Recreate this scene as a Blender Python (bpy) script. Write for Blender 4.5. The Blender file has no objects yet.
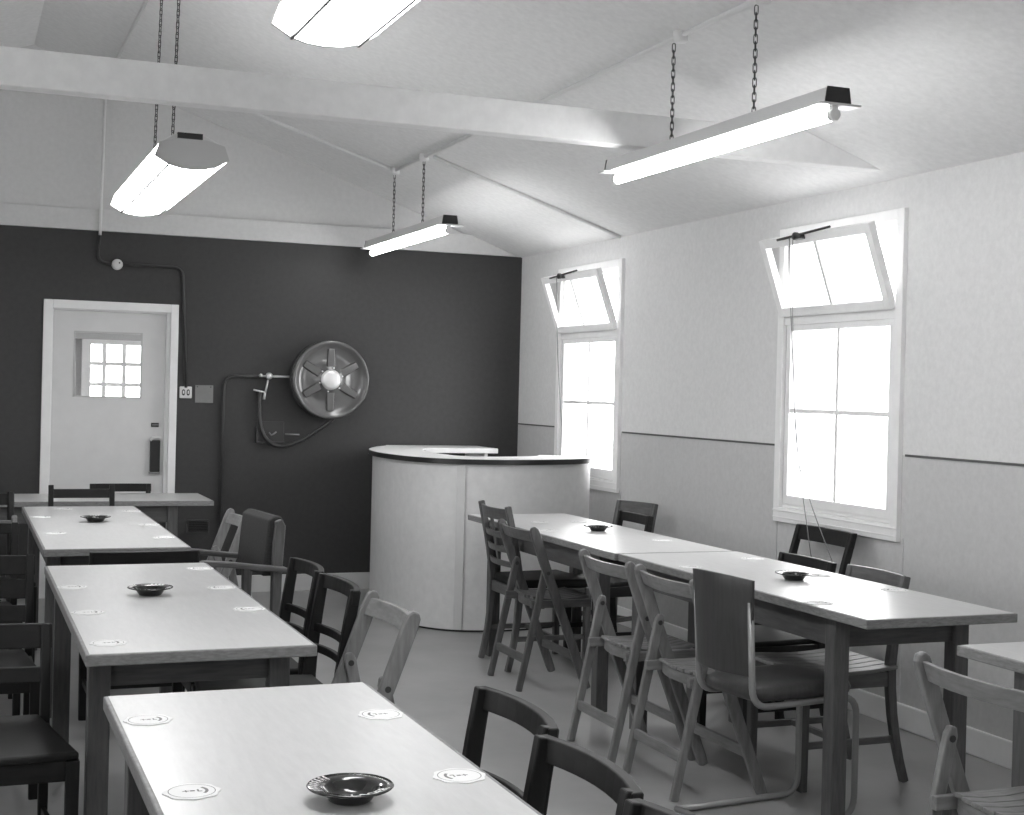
import bpy, bmesh, math, random
from mathutils import Vector, Matrix
random.seed(7)
COL = bpy.context.scene.collection
PI = math.pi
XR, XL, YB, YF = 3.885, -3.02, 9.70, -2.6      # right, left, back and front wall planes
EAVE, RIDGE, XRIDGE = 2.428, 3.62, 0.42

# ------------------------------------------------------------------ materials
def nodes(m):
    m.use_nodes = True
    nt = m.node_tree
    return nt, nt.nodes['Principled BSDF']
def grey(nt, v):
    return (v, v, v, 1)
def mat(name, v, rough=0.6, spec=0.5, metal=0.0, var=0.0, scale=8.0, stretch=(1, 1, 1), bump=0.0, coat=0.0, detail=4):
    m = bpy.data.materials.new(name)
    nt, b = nodes(m)
    b.inputs['Base Color'].default_value = (v, v, v, 1)
    b.inputs['Roughness'].default_value = rough
    b.inputs['Specular IOR Level'].default_value = spec
    b.inputs['Metallic'].default_value = metal
    b.inputs['Coat Weight'].default_value = coat
    b.inputs['Coat Roughness'].default_value = 0.12
    if var or bump:
        tc = nt.nodes.new('ShaderNodeTexCoord')
        mp = nt.nodes.new('ShaderNodeMapping')
        mp.inputs['Scale'].default_value = stretch
        nz = nt.nodes.new('ShaderNodeTexNoise')
        nz.inputs['Scale'].default_value = scale
        nz.inputs['Detail'].default_value = detail
        nz.inputs['Roughness'].default_value = 0.6
        nt.links.new(tc.outputs['Object'], mp.inputs['Vector'])
        nt.links.new(mp.outputs['Vector'], nz.inputs['Vector'])
        if var:
            cr = nt.nodes.new('ShaderNodeValToRGB')
            lo, hi = v * (1 - var), v * (1 + var)
            cr.color_ramp.elements[0].position = 0.3
            cr.color_ramp.elements[1].position = 0.7
            cr.color_ramp.elements[0].color = (lo, lo, lo, 1)
            cr.color_ramp.elements[1].color = (hi, hi, hi, 1)
            nt.links.new(nz.outputs['Fac'], cr.inputs['Fac'])
            nt.links.new(cr.outputs['Color'], b.inputs['Base Color'])
        if bump:
            bp = nt.nodes.new('ShaderNodeBump')
            bp.inputs['Strength'].default_value = bump
            bp.inputs['Distance'].default_value = 0.01
            nt.links.new(nz.outputs['Fac'], bp.inputs['Height'])
            nt.links.new(bp.outputs['Normal'], b.inputs['Normal'])
    return m
def emis(name, strength, v=1.0):
    m = bpy.data.materials.new(name)
    nt, b = nodes(m)
    b.inputs['Base Color'].default_value = (0.8, 0.8, 0.8, 1)
    b.inputs['Emission Color'].default_value = (v, v, v, 1)
    b.inputs['Emission Strength'].default_value = strength
    return m
def glass(name):
    m = bpy.data.materials.new(name)
    m.use_nodes = True
    nt = m.node_tree
    nt.nodes.clear()
    out = nt.nodes.new('ShaderNodeOutputMaterial')
    mix = nt.nodes.new('ShaderNodeMixShader')
    tr = nt.nodes.new('ShaderNodeBsdfTransparent')
    tr.inputs['Color'].default_value = (0.94, 0.94, 0.94, 1)
    gl = nt.nodes.new('ShaderNodeBsdfGlossy')
    gl.inputs['Roughness'].default_value = 0.02
    lw = nt.nodes.new('ShaderNodeLayerWeight')
    lw.inputs['Blend'].default_value = 0.5
    pw = nt.nodes.new('ShaderNodeMath')
    pw.operation = 'POWER'
    pw.inputs[1].default_value = 5
    ma = nt.nodes.new('ShaderNodeMath')
    ma.operation = 'MULTIPLY_ADD'
    ma.inputs[1].default_value = 0.8
    ma.inputs[2].default_value = 0.025
    nt.links.new(lw.outputs['Facing'], pw.inputs[0])
    nt.links.new(pw.outputs[0], ma.inputs[0])
    nt.links.new(ma.outputs[0], mix.inputs['Fac'])
    nt.links.new(tr.outputs[0], mix.inputs[1])
    nt.links.new(gl.outputs[0], mix.inputs[2])
    nt.links.new(mix.outputs[0], out.inputs['Surface'])
    return m

WOODS = dict(pale_wood=('pale_beech', 0.19, 0.42, 0.4, 0.22), mid_wood=('mid_brown_wood', 0.10, 0.4, 0.45, 0.28), dark_wood=('dark_stained_wood', 0.010, 0.5, 0.3, 0.3), table_wood=('table_frame_wood', 0.085, 0.45, 0.4, 0.25))
M = dict(
    dado=mat('dado_grey', 0.55, 0.7, 0.3, var=0.05, scale=40, bump=0.04),  # lower boards, a darker grey than the wall above
    wall=mat('pale_wall_paint', 0.69, 0.75, 0.25, var=0.05, scale=40, bump=0.04),
    dark_wall=mat('dark_wall_paint', 0.042, 0.5, 0.4, var=0.10, scale=30, bump=0.06),
    gable=mat('gable_paint', 0.66, 0.8, 0.2, var=0.04, scale=30),
    ceiling=mat('ceiling_board', 0.80, 0.85, 0.2, var=0.05, scale=30),
    beam=mat('beam_paint', 0.86, 0.6, 0.3, var=0.04, scale=20),
    trim=mat('white_gloss_paint', 0.86, 0.35, 0.5, var=0.03, scale=12),
    skirt=mat('skirting_paint', 0.62, 0.4, 0.5, var=0.03, scale=12),
    groove=mat('dark_joint', 0.10, 0.7),
    floor=mat('lino_floor', 0.30, 0.32, 0.5, var=0.14, scale=2.2, bump=0.02, detail=8),
    door=mat('door_paint', 0.66, 0.4, 0.5, var=0.03, scale=10),
    glass=glass('window_glass'),
    laminate=mat('table_laminate', 0.56, 0.28, 0.42, var=0.05, scale=25, stretch=(3, 0.5, 1)),
    lam_edge=mat('table_edge_wood', 0.20, 0.45, 0.4, var=0.25, scale=14, stretch=(3, 3, 14)),
    table_wood=mat('table_frame_wood', 0.085, 0.45, 0.4, var=0.25, scale=10, stretch=(9, 9, 1)),
    pale_wood=mat('pale_beech', 0.19, 0.42, 0.4, var=0.22, scale=9, stretch=(7, 7, 1)),
    mid_wood=mat('mid_brown_wood', 0.10, 0.4, 0.45, var=0.28, scale=9, stretch=(7, 7, 1)),
    dark_wood=mat('dark_stained_wood', 0.010, 0.5, 0.3, var=0.3, scale=9, stretch=(7, 7, 1)),
    fabric=mat('dark_upholstery', 0.045, 0.8, 0.2, var=0.2, scale=120),
    seat_dark=mat('dark_seat_pad', 0.013, 0.55, 0.25, var=0.2, scale=30),
    ply=mat('brown_plywood', 0.045, 0.38, 0.45, var=0.2, scale=8, stretch=(9, 9, 1)),
    steel=mat('grey_enamelled_tube', 0.26, 0.3, 0.5, metal=0.3),
    bar=mat('bar_panel_grey', 0.68, 0.45, 0.4, var=0.05, scale=20),
    bar_edge=mat('black_bar_edging', 0.02, 0.3, 0.5),
    bar_top=mat('bar_top_laminate', 0.72, 0.5, 0.3, var=0.04, scale=20),
    black=mat('black_plastic', 0.015, 0.4),
    iron=mat('dark_iron_chain', 0.05, 0.45, 0.5, metal=0.4),
    fitting=mat('lamp_enamel', 0.60, 0.4, 0.5),
    end_plate=mat('grey_end_plate', 0.50, 0.5, 0.4),
    white=mat('white_plastic', 0.70, 0.35),
    card=mat('beer_mat_card', 0.80, 0.8, 0.2),
    print=mat('printed_grey_ink', 0.22, 0.8, 0.2),
    red=mat('painted_reel', 0.115, 0.24, 0.6, metal=0.35, coat=0.4),
    reel_dark=mat('reel_drum_black', 0.04, 0.4),
    chrome=mat('bright_metal', 0.82, 0.34, metal=0.55),
    rubber=mat('black_rubber_hose', 0.035, 0.38, 0.5),
    ash=mat('dark_ashtray_glaze', 0.02, 0.12, 0.6),
    lettering=mat('white_lettering', 0.72, 0.5),
    notice=mat('grey_card_notice', 0.22, 0.7, 0.2, var=0.06, scale=20),
    pipe_dark=mat('dark_painted_pipe', 0.040, 0.4, 0.5),
    pipe_pale=mat('pale_painted_pipe', 0.80, 0.5, 0.4),
    string=mat('grey_cord', 0.12, 0.7),
    concrete=mat('outside_paving', 0.5, 0.9, var=0.1, scale=3),
    tube=emis('lit_fluorescent_tube', 26.0),
    diffuser=emis('lit_opal_diffuser', 16.0),
)

# the same woods with the grain running across or along the piece
for k_, (n_, v_, ro_, sp_, va_) in WOODS.items():
    M[k_ + '_across'] = mat(n_ + '_across', v_, ro_, sp_, var=va_, scale=9, stretch=(7, 1, 7))
    M[k_ + '_along'] = mat(n_ + '_along', v_, ro_, sp_, var=va_, scale=9, stretch=(1, 7, 7))
    M[k_ + '_level'] = mat(n_ + '_level', v_, ro_, sp_, var=va_, scale=9, stretch=(1, 1, 9))
GRAIN = dict(top_rail='_across', back_rail='_across', rear_stretcher='_across', front_stretcher='_across', seat_rail='_across',
             seat_slats='_along', seat_side_rail='_along', stretcher='_along', armrest='_along', seat_frame='_level', apron='_level')

# ------------------------------------------------------------------ object helpers
def obj(name, bm, material, parent=None, bevel=0.0, smooth=False, label=None, seg=2, loc=None):
    me = bpy.data.meshes.new(name)
    bmesh.ops.recalc_face_normals(bm, faces=bm.faces[:])
    bm.to_mesh(me)
    bm.free()
    mats = material if isinstance(material, (list, tuple)) else [material]
    for k in mats:
        me.materials.append(M.get(k + GRAIN.get(name, ''), M[k]))
    if smooth:
        for p in me.polygons:
            p.use_smooth = True
    o = bpy.data.objects.new(name, me)
    COL.objects.link(o)
    if parent is not None:
        o.parent = parent
    if loc is not None:
        o.location = loc
    if bevel:
        md = o.modifiers.new('bevel', 'BEVEL')
        md.width = bevel
        md.segments = seg
        md.limit_method = 'ANGLE'
        md.angle_limit = math.radians(40)
    if label:
        o['label'] = label
    return o
def thing(name, label, cat, loc=(0, 0, 0), rz=0.0, group=None):
    o = bpy.data.objects.new(name, None)
    o.empty_display_size = 0.1
    COL.objects.link(o)
    o.location = loc
    o.rotation_euler = (0, 0, rz)
    return tag(o, label, cat, group)
def tag(o, label, cat, group=None):
    o['label'] = label
    o['category'] = cat
    if group:
        o['group'] = group
    return o
def struct(o):
    o['kind'] = 'structure'
    return o
def dup(root, loc, rz, label, group=None):
    r = root.copy()
    COL.objects.link(r)
    r.location = loc
    r.rotation_euler = (0, 0, rz)
    r['label'] = label
    if group:
        r['group'] = group
    for ch in list(root.children):
        c = ch.copy()
        COL.objects.link(c)
        c.parent = r
        for g in list(ch.children):
            d = g.copy()
            COL.objects.link(d)
            d.parent = c
    return r
B = bmesh.new
def box(bm, x0, x1, y0, y1, z0, z1, mi=0):
    x0, x1 = min(x0, x1), max(x0, x1); y0, y1 = min(y0, y1), max(y0, y1); z0, z1 = min(z0, z1), max(z0, z1)
    v = [bm.verts.new((x, y, z)) for x in (x0, x1) for y in (y0, y1) for z in (z0, z1)]
    for q in ((0, 1, 3, 2), (4, 6, 7, 5), (0, 4, 5, 1), (2, 3, 7, 6), (0, 2, 6, 4), (1, 5, 7, 3)):
        f = bm.faces.new([v[i] for i in q])
        f.material_index = mi
    return bm
def prism(bm, ring0, ring1, mi=0):
    """closed solid between two equal rings of points"""
    a = [bm.verts.new(p) for p in ring0]
    b = [bm.verts.new(p) for p in ring1]
    n = len(a)
    fs = [bm.faces.new(a[::-1]), bm.faces.new(b)]
    for i in range(n):
        fs.append(bm.faces.new((a[i], a[(i + 1) % n], b[(i + 1) % n], b[i])))
    for f in fs:
        f.material_index = mi
    return bm
def bar(bm, p, q, w, t, up=(0, 0, 1), w2=None, t2=None, mi=0):
    """rectangular bar from p to q: w across 'side', t across the other way"""
    p, q = Vector(p), Vector(q)
    d = (q - p).normalized()
    s = d.cross(Vector(up))
    if s.length < 1e-5:
        s = d.cross(Vector((0, 1, 0)))
    s.normalize()
    u = s.cross(d).normalized()
    w2 = w if w2 is None else w2
    t2 = t if t2 is None else t2
    R0 = [p + s * (a * w / 2) + u * (b * t / 2) for a, b in ((-1, -1), (1, -1), (1, 1), (-1, 1))]
    R1 = [q + s * (a * w2 / 2) + u * (b * t2 / 2) for a, b in ((-1, -1), (1, -1), (1, 1), (-1, 1))]
    return prism(bm, R0, R1, mi)
def tube(bm, pts, r, n=10, closed=False, mi=0, cap=True):
    pts = [Vector(p) for p in pts]
    N = len(pts)
    rings = []
    prev = None
    for i in range(N):
        if closed:
            d = pts[(i + 1) % N] - pts[i - 1]
        else:
            d = pts[min(i + 1, N - 1)] - pts[max(i - 1, 0)]
        d.normalize()
        if prev is None:
            a = d.orthogonal().normalized()
        else:
            a = prev - d * prev.dot(d)
            a.normalize()
        prev = a
        b = d.cross(a)
        rings.append([bm.verts.new(pts[i] + (a * math.cos(2 * PI * k / n) + b * math.sin(2 * PI * k / n)) * r) for k in range(n)])
    for i in range(N if closed else N - 1):
        A, C = rings[i], rings[(i + 1) % N]
        for k in range(n):
            f = bm.faces.new((A[k], A[(k + 1) % n], C[(k + 1) % n], C[k]))
            f.material_index = mi
    if cap and not closed:
        bm.faces.new(rings[0][::-1]).material_index = mi
        bm.faces.new(rings[-1]).material_index = mi
    return bm
def fillet(pts, r, n=6):
    """round the corners of a polyline"""
    pts = [Vector(p) for p in pts]
    out = [pts[0]]
    for i in range(1, len(pts) - 1):
        a, b, c = pts[i - 1], pts[i], pts[i + 1]
        u, v = (a - b), (c - b)
        k = min(r, u.length * 0.49, v.length * 0.49)
        p, q = b + u.normalized() * k, b + v.normalized() * k
        for j in range(n + 1):
            t = j / n
            out.append(p * (1 - t) ** 2 + b * 2 * t * (1 - t) + q * t * t)
    out.append(pts[-1])
    return out
def catmull(pts, n=8):
    pts = [Vector(p) for p in pts]
    P = [pts[0] * 2 - pts[1]] + pts + [pts[-1] * 2 - pts[-2]]
    out = []
    for i in range(1, len(P) - 2):
        a, b, c, d = P[i - 1:i + 3]
        for j in range(n):
            t = j / n
            out.append(0.5 * ((2 * b) + (c - a) * t + (2 * a - 5 * b + 4 * c - d) * t * t + (3 * b - a - 3 * c + d) * t ** 3))
    out.append(pts[-1])
    return out
def lathe(bm, prof, n=32, axis='z', o=(0, 0, 0), mi=0):
    """profile [(r, h)] turned about an axis; open profile"""
    rings = []
    for r, hh in prof:
        ring = []
        if r < 1e-6:
            ring = None
            c = (o[0], o[1], o[2] + hh) if axis == 'z' else ((o[0], o[1] + hh, o[2]) if axis == 'y' else (o[0] + hh, o[1], o[2]))
            rings.append(bm.verts.new(c))
            continue
        for k in range(n):
            a = 2 * PI * k / n
            if axis == 'z':
                c = (o[0] + r * math.cos(a), o[1] + r * math.sin(a), o[2] + hh)
            elif axis == 'y':
                c = (o[0] + r * math.cos(a), o[1] + hh, o[2] + r * math.sin(a))
            else:
                c = (o[0] + hh, o[1] + r * math.cos(a), o[2] + r * math.sin(a))
            ring.append(bm.verts.new(c))
        rings.append(ring)
    for A, C in zip(rings, rings[1:]):
        if not isinstance(A, list) and not isinstance(C, list):
            continue
        for k in range(n):
            k2 = (k + 1) % n
            if not isinstance(A, list):
                f = bm.faces.new((A, C[k], C[k2]))
            elif not isinstance(C, list):
                f = bm.faces.new((A[k], A[k2], C))
            else:
                f = bm.faces.new((A[k], A[k2], C[k2], C[k]))
            f.material_index = mi
    return bm
def sweep_xz(bm, pts, th, y0, y1, mi=0):
    """flat bent strip: polyline [(x, z)] with thickness th in its plane, spanning y0..y1"""
    pts = [Vector((p[0], 0, p[1])) for p in pts]
    N = len(pts)
    rings = []
    for i in range(N):
        d = (pts[min(i + 1, N - 1)] - pts[max(i - 1, 0)]).normalized()
        nrm = Vector((-d.z, 0, d.x)) * (th[i] if isinstance(th, (list, tuple)) else th) * 0.5
        a, b = pts[i] + nrm, pts[i] - nrm
        rings.append([bm.verts.new((a.x, y0, a.z)), bm.verts.new((a.x, y1, a.z)), bm.verts.new((b.x, y1, b.z)), bm.verts.new((b.x, y0, b.z))])
    for A, C in zip(rings, rings[1:]):
        for k in range(4):
            bm.faces.new((A[k], A[(k + 1) % 4], C[(k + 1) % 4], C[k])).material_index = mi
    bm.faces.new(rings[0][::-1]).material_index = mi
    bm.faces.new(rings[-1]).material_index = mi
    return bm
def bent_rail(bm, x, bow, hw, zc, hgt, th, n=10, tilt=0.0, arch=0.0, ends=0.0):
    """rail across the chair (along y) that bows backwards (-x)"""
    rings = []
    for i in range(n + 1):
        s = -1 + 2 * i / n
        y = s * hw
        xx = x - bow * (1 - s * s)
        zz = zc + arch * (1 - s * s)
        sh = hgt * (1 - ends * s * s)
        dx = tilt * sh / 2
        rings.append([bm.verts.new(p) for p in ((xx + th / 2 + dx, y, zz - sh / 2), (xx + th / 2 - dx, y, zz + sh / 2), (xx - th / 2 - dx, y, zz + sh / 2), (xx - th / 2 + dx, y, zz - sh / 2))])
    for A, C in zip(rings, rings[1:]):
        for k in range(4):
            bm.faces.new((A[k], A[(k + 1) % 4], C[(k + 1) % 4], C[k]))
    bm.faces.new(rings[0][::-1])
    bm.faces.new(rings[-1])
    return bm

# ------------------------------------------------------------------ camera
F, YAW, PITCH, ROLL, CX, CY = 1404.587, 0.376648, -0.0041418, 0.0244898, 512.664, 397.087
fw = Vector((math.sin(YAW) * math.cos(PITCH), math.cos(YAW) * math.cos(PITCH), math.sin(PITCH)))
rt = Vector((math.cos(YAW), -math.sin(YAW), 0))
up = rt.cross(fw)
r2 = rt * math.cos(ROLL) + up * math.sin(ROLL)
u2 = up * math.cos(ROLL) - rt * math.sin(ROLL)
cam = bpy.data.cameras.new('camera')
co = bpy.data.objects.new('camera', cam)
COL.objects.link(co)
co.matrix_world = Matrix(((r2.x, u2.x, -fw.x, 0), (r2.y, u2.y, -fw.y, 0), (r2.z, u2.z, -fw.z, 1.435), (0, 0, 0, 1)))
cam.sensor_width = 36
cam.lens = 36 * F / 1024
cam.shift_x = -(CX - 512) / 1024
cam.shift_y = (CY - 407.5) / 1024
cam.clip_start = 0.05
bpy.context.scene.camera = co

# ------------------------------------------------------------------ room shell
bm = B(); box(bm, XL - .1, XR + .1, YF - .1, 12.2, -.06, 0)
struct(obj('floor', bm, 'floor'))
sl = (RIDGE - EAVE) / (XR - XRIDGE)
zl = RIDGE - sl * (XRIDGE - XL)          # left eave height
bm = B()
t = .06
prism(bm, [(XRIDGE, YF - .1, RIDGE), (XR + .1, YF - .1, EAVE - sl * .1), (XR + .1, YF - .1, EAVE - sl * .1 + t), (XRIDGE, YF - .1, RIDGE + t)],
      [(XRIDGE, YB + .1, RIDGE), (XR + .1, YB + .1, EAVE - sl * .1), (XR + .1, YB + .1, EAVE - sl * .1 + t), (XRIDGE, YB + .1, RIDGE + t)])
prism(bm, [(XRIDGE, YF - .1, RIDGE), (XRIDGE, YF - .1, RIDGE + t), (XL - .1, YF - .1, zl - sl * .1 + t), (XL - .1, YF - .1, zl - sl * .1)],
      [(XRIDGE, YB + .1, RIDGE), (XRIDGE, YB + .1, RIDGE + t), (XL - .1, YB + .1, zl - sl * .1 + t), (XL - .1, YB + .1, zl - sl * .1)])
struct(obj('ceiling', bm, 'ceiling'))
# back wall with the door opening
DX0, DX1, DZ = .56, 1.345, 1.92
FRZ0, FRZ1 = 2.432, 2.572
bm = B()
box(bm, XL - .1, DX0, YB, YB + .1, 0, FRZ0)
box(bm, DX1, XR + .1, YB, YB + .1, 0, FRZ0)
box(bm, DX0, DX1, YB, YB + .1, DZ, FRZ0)
struct(obj('wall_back', bm, 'dark_wall'))
def gable(y0, y1):
    bm = B()
    ring = [(XL - .1, zl - sl * .1 + .03), (XL - .1, FRZ0), (XR + .1, FRZ0), (XR + .1, FRZ0 + .001), (XRIDGE, RIDGE + .05)]
    ring = [(XL - .1, FRZ0), (XR + .1, FRZ0 - .02), (XR + .1, EAVE - sl * .1 + .03), (XRIDGE, RIDGE + .03), (XL - .1, zl - sl * .1 + .03)]
    ring = [(XL - .1, FRZ0), (XR - .05, FRZ0), (XRIDGE, RIDGE + .03), (XL - .1, max(zl - sl * .1 + .03, FRZ0 + .01))]
    return prism(bm, [(x, y0, z) for x, z in ring], [(x, y1, z) for x, z in ring])
struct(obj('wall_gable', gable(YB, YB + .1), 'gable'))
bm = B()
xe = XRIDGE + (RIDGE - FRZ1) / sl
prism(bm, [(XL, YB - .03, FRZ0), (XR - .05, YB - .03, FRZ0), (xe, YB - .03, FRZ1), (XL, YB - .03, FRZ1)],
      [(XL, YB + .01, FRZ0), (XR - .05, YB + .01, FRZ0), (xe, YB + .01, FRZ1), (XL, YB + .01, FRZ1)])
struct(obj('trim_1', bm, 'gable', bevel=.003))
# right and left wall with window openings
WZ0, WZ1 = .885, 2.235
RW = [(5.180, 6.088), (8.008, 8.914)]
LW = [(0.6, 1.5), (3.4, 4.3), (6.2, 7.1)]
def wall_x(x0, x1, wins, y0, y1, top, zd=1.195):
    bm = B()
    y = y0
    for a, b in wins:
        box(bm, x0, x1, y, a, zd, top)
        box(bm, x0, x1, y, a, 0, zd, 1)
        box(bm, x0, x1, a, b, 0, WZ0, 1)
        box(bm, x0, x1, a, b, WZ1, top)
        y = b
    box(bm, x0, x1, y, y1, zd, top)
    box(bm, x0, x1, y, y1, 0, zd, 1)
    return bm
struct(obj('wall_right', wall_x(XR, XR + .1, RW, YF, YB, EAVE + .01), ['wall', 'dado']))
struct(obj('wall_left', wall_x(XL - .1, XL, LW, YF, YB, zl + .01), ['wall', 'dado']))
bm = B()
box(bm, XL - .1, XR + .1, YF - .1, YF, 0, EAVE - .05)
ring = [(XL - .1, EAVE - .05), (XR + .1, EAVE - .05), (XRIDGE, RIDGE + .03)]
prism(bm, [(x, YF - .1, z) for x, z in ring], [(x, YF, z) for x, z in ring])
struct(obj('wall_front', bm, 'wall'))
# tie beam
bm = B(); box(bm, XL, XR, 5.215, 5.30, 2.458, 2.594)
struct(obj('trim_2', bm, 'beam', bevel=.004))
bm = B(); box(bm, XL, XR, 1.0, 1.085, 2.458, 2.594)
struct(obj('trim_3', bm, 'beam', bevel=.004))
# skirtings
bm = B(); box(bm, XL, .49, YB - .018, YB, 0, .118); box(bm, 1.40, XR, YB - .018, YB, 0, .118)
struct(obj('baseboard_back', bm, 'skirt', bevel=.004))
bm = B(); box(bm, XR - .018, XR, YF, YB - .018, 0, .110)
struct(obj('baseboard_right', bm, 'trim', bevel=.006))
bm = B(); box(bm, XL, XL + .018, YF, YB - .018, 0, .110)
struct(obj('baseboard_left', bm, 'trim', bevel=.004))
# dark joint line between upper and lower boards, right wall
for i, (a, b) in enumerate(((YF, 5.105), (6.155, 7.933), (8.98, YB))):
    bm = B(); box(bm, XR - .005, XR + .002, a, b, 1.190, 1.200)
    struct(obj('trim_%d' % (4 + i), bm, 'groove'))
# pale vertical cover strips under the window corners
for i, y in enumerate((5.113, 7.945, 6.135, 8.96)):
    bm = B(); box(bm, XR - .006, XR + .002, y - .010, y + .010, .11, .83)
    struct(obj('trim_%d' % (7 + i), bm, 'dado', bevel=.002))

# ------------------------------------------------------------------ windows
def window(name, y0, y1, side=1, tilt=True):
    """side=1: right wall, the room is on the -x side. y0<y1 = opening"""
    X = XR if side == 1 else XL
    def bx(bm, d0, d1, a, b, z0, z1):      # d = distance from wall face into the room
        return box(bm, X - side * d0, X - side * d1, a, b, z0, z1)
    fr = .05
    bm = B()
    # architrave around the opening, outer 0.82..2.285
    bx(bm, -.02, .022, y0 - fr, y0, .812, 2.287)
    bx(bm, -.02, .022, y1, y1 + fr, .812, 2.287)
    bx(bm, -.02, .022, y0, y1, WZ1, 2.287)
    bx(bm, -.02, .022, y0, y1, .812, WZ0)
    bx(bm, .022, .026, y0 - fr, y1 + fr, .866, .874)   # sill moulding lines
    bx(bm, .022, .026, y0 - fr, y1 + fr, .832, .838)
    root = struct(obj(name, bm, 'trim', bevel=.004))
    # jambs and transom, lining the wall thickness
    bm = B()
    for a, b in ((y0, y0 + .018), (y1 - .018, y1)):
        bx(bm, -.10, 0, a, b, WZ0, WZ1)
    bx(bm, -.10, 0, y0 + .018, y1 - .018, WZ1 - .018, WZ1)
    bx(bm, -.10, 0, y0 + .018, y1 - .018, WZ0, WZ0 + .018)
    bx(bm, -.08, .012, y0, y1, 1.800, 1.850)
    obj('window_frame', bm, 'trim', root, bevel=.003)
    # fixed lower light: frame with a cross of glazing bars
    bm = B()
    a, b, z0, z1 = y0 + .018, y1 - .018, WZ0 + .018, 1.80
    s = .034
    bx(bm, -.030, .008, a, a + s, z0, z1); bx(bm, -.030, .008, b - s, b, z0, z1)
    bx(bm, -.030, .008, a + s, b - s, z0, z0 + .045); bx(bm, -.030, .008, a + s, b - s, z1 - .03, z1)
    ym = (a + b) / 2
    bx(bm, -.024, .004, ym - .012, ym + .012, z0 + .045, z1 - .03)
    zm = 1.372
    bx(bm, -.024, .004, a + s, ym - .012, zm - .011, zm + .011); bx(bm, -.024, .004, ym + .012, b - s, zm - .011, zm + .011)
    sash = obj('fixed_sash', bm, 'trim', root, bevel=.003)
    bm = B(); bx(bm, -.014, -.010, a + s, b - s, z0 + .045, z1 - .03)
    obj('glass_pane', bm, 'glass', sash)
    # hopper light hinged at the bottom, tilted into the room
    hz = 1.852
    H = .398
    ang = math.radians(19.5) if tilt else 0
    piv = Vector((X - side * .005, 0, hz))
    def hop(bm, d0, d1, a, b, u0, u1):     # u runs up the sash, d is its thickness
        vs = []
        for d in (d0, d1):
            for y in (a, b):
                for u in (u0, u1):
                    xx = d * math.cos(ang) + u * math.sin(ang)
                    zz = -d * math.sin(ang) + u * math.cos(ang)
                    vs.append(bm.verts.new((piv.x - side * xx, y, piv.z + zz)))
        for q in ((0, 1, 3, 2), (4, 6, 7, 5), (0, 4, 5, 1), (2, 3, 7, 6), (0, 2, 6, 4), (1, 5, 7, 3)):
            bm.faces.new([vs[i] for i in q])
    bm = B()
    ha, hb = y0 + .004, y1 + .01
    hop(bm, 0, .036, ha, ha + .045, 0, H); hop(bm, 0, .036, hb - .045, hb, 0, H)
    hop(bm, 0, .036, ha + .045, hb - .045, 0, .045); hop(bm, 0, .036, ha + .045, hb - .045, H - .045, H)
    hop(bm, .006, .030, ym - .012, ym + .012, .045, H - .045)
    hs = obj('hopper_sash', bm, 'trim', root, bevel=.003)
    bm = B(); hop(bm, .016, .020, ha + .045, hb - .045, .045, H - .045)
    obj('glass_pane', bm, 'glass', hs)
    if tilt:
        top = Vector((piv.x - side * (H * math.sin(ang) + .045), 0, piv.z + H * math.cos(ang) - .02))
        yc = y0 + (y1 - y0) * .62
        bm = B()
        tube(bm, [(top.x, yc + .16, top.z - .004), (top.x, yc - .28, top.z + .018)], .006, 8)
        op = obj('opener_rod', bm, 'iron', root, smooth=True, label='dark winding rod across the top of the open light')
        bm = B()
        box(bm, top.x - .012, top.x + .022, yc - .055, yc + .005, top.z - .016, top.z + .010)
        tube(bm, [(top.x - .012, yc, top.z), (top.x + .012, yc, top.z)], .019, 14)
        obj('opener_gear', bm, 'iron', op, bevel=.004)
        if name == 'window_1':
            bm = B()
            cx = top.x - .022
            tube(bm, catmull([(cx, yc + .02, top.z), (cx + .01, yc - .01, 1.7), (cx + .03, yc - .05, 1.2), (cx + .05, yc - .12, .82), (cx + .055, yc - .18, .60)]), .0022, 6)
            tube(bm, catmull([(cx, yc - .01, top.z), (cx + .01, yc - .02, 1.7), (cx + .03, yc - .045, 1.2), (cx + .05, yc - .14, .95), (cx + .055, yc - .33, .68)]), .0022, 6)
            obj('pull_cord', bm, 'string', op, label='two thin hanging strings of the window opener')
        else:
            bm = B()
            tube(bm, catmull([(top.x - .02, yc, top.z), (top.x + .01, yc + .02, 1.7), (top.x + .08, yc + .06, 1.1)]), .0022, 6)
            obj('pull_cord', bm, 'string', op)
    return root
window('window_1', *RW[0])
window('window_2', *RW[1])
for i, w in enumerate(LW):
    window('window_%d' % (3 + i), *w, side=-1, tilt=False)
bm = B(); box(bm, -40, 40, -40, 40, -.35, -.3)
struct(obj('ground', bm, 'concrete'))

# ------------------------------------------------------------------ door and the passage behind it
bm = B()
f0, f1, fz = .515, 1.385, 1.965
box(bm, f0, DX0 + .012, YB - .022, YB + .02, 0, fz)
box(bm, DX1 - .012, f1, YB - .022, YB + .02, 0, fz)
box(bm, DX0 + .012, DX1 - .012, YB - .022, YB + .02, DZ - .012, fz)
box(bm, DX0, DX0 + .02, YB + .02, YB + .10, 0, DZ)
box(bm, DX1 - .035, DX1, YB + .02, YB + .10, 0, DZ)
box(bm, DX0 + .02, DX1 - .035, YB + .02, YB + .10, DZ - .02, DZ)
door = struct(obj('door_1', bm, 'trim', bevel=.004))
px0, px1, pz0, pz1 = .712, 1.156, 1.326, 1.766
a, b = DX0 + .022, DX1 - .037
yl0, yl1 = YB + .035, YB + .075
bm = B()
box(bm, a, px0, yl0, yl1, .008, DZ - .022); box(bm, px1, b, yl0, yl1, .008, DZ - .022)
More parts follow.
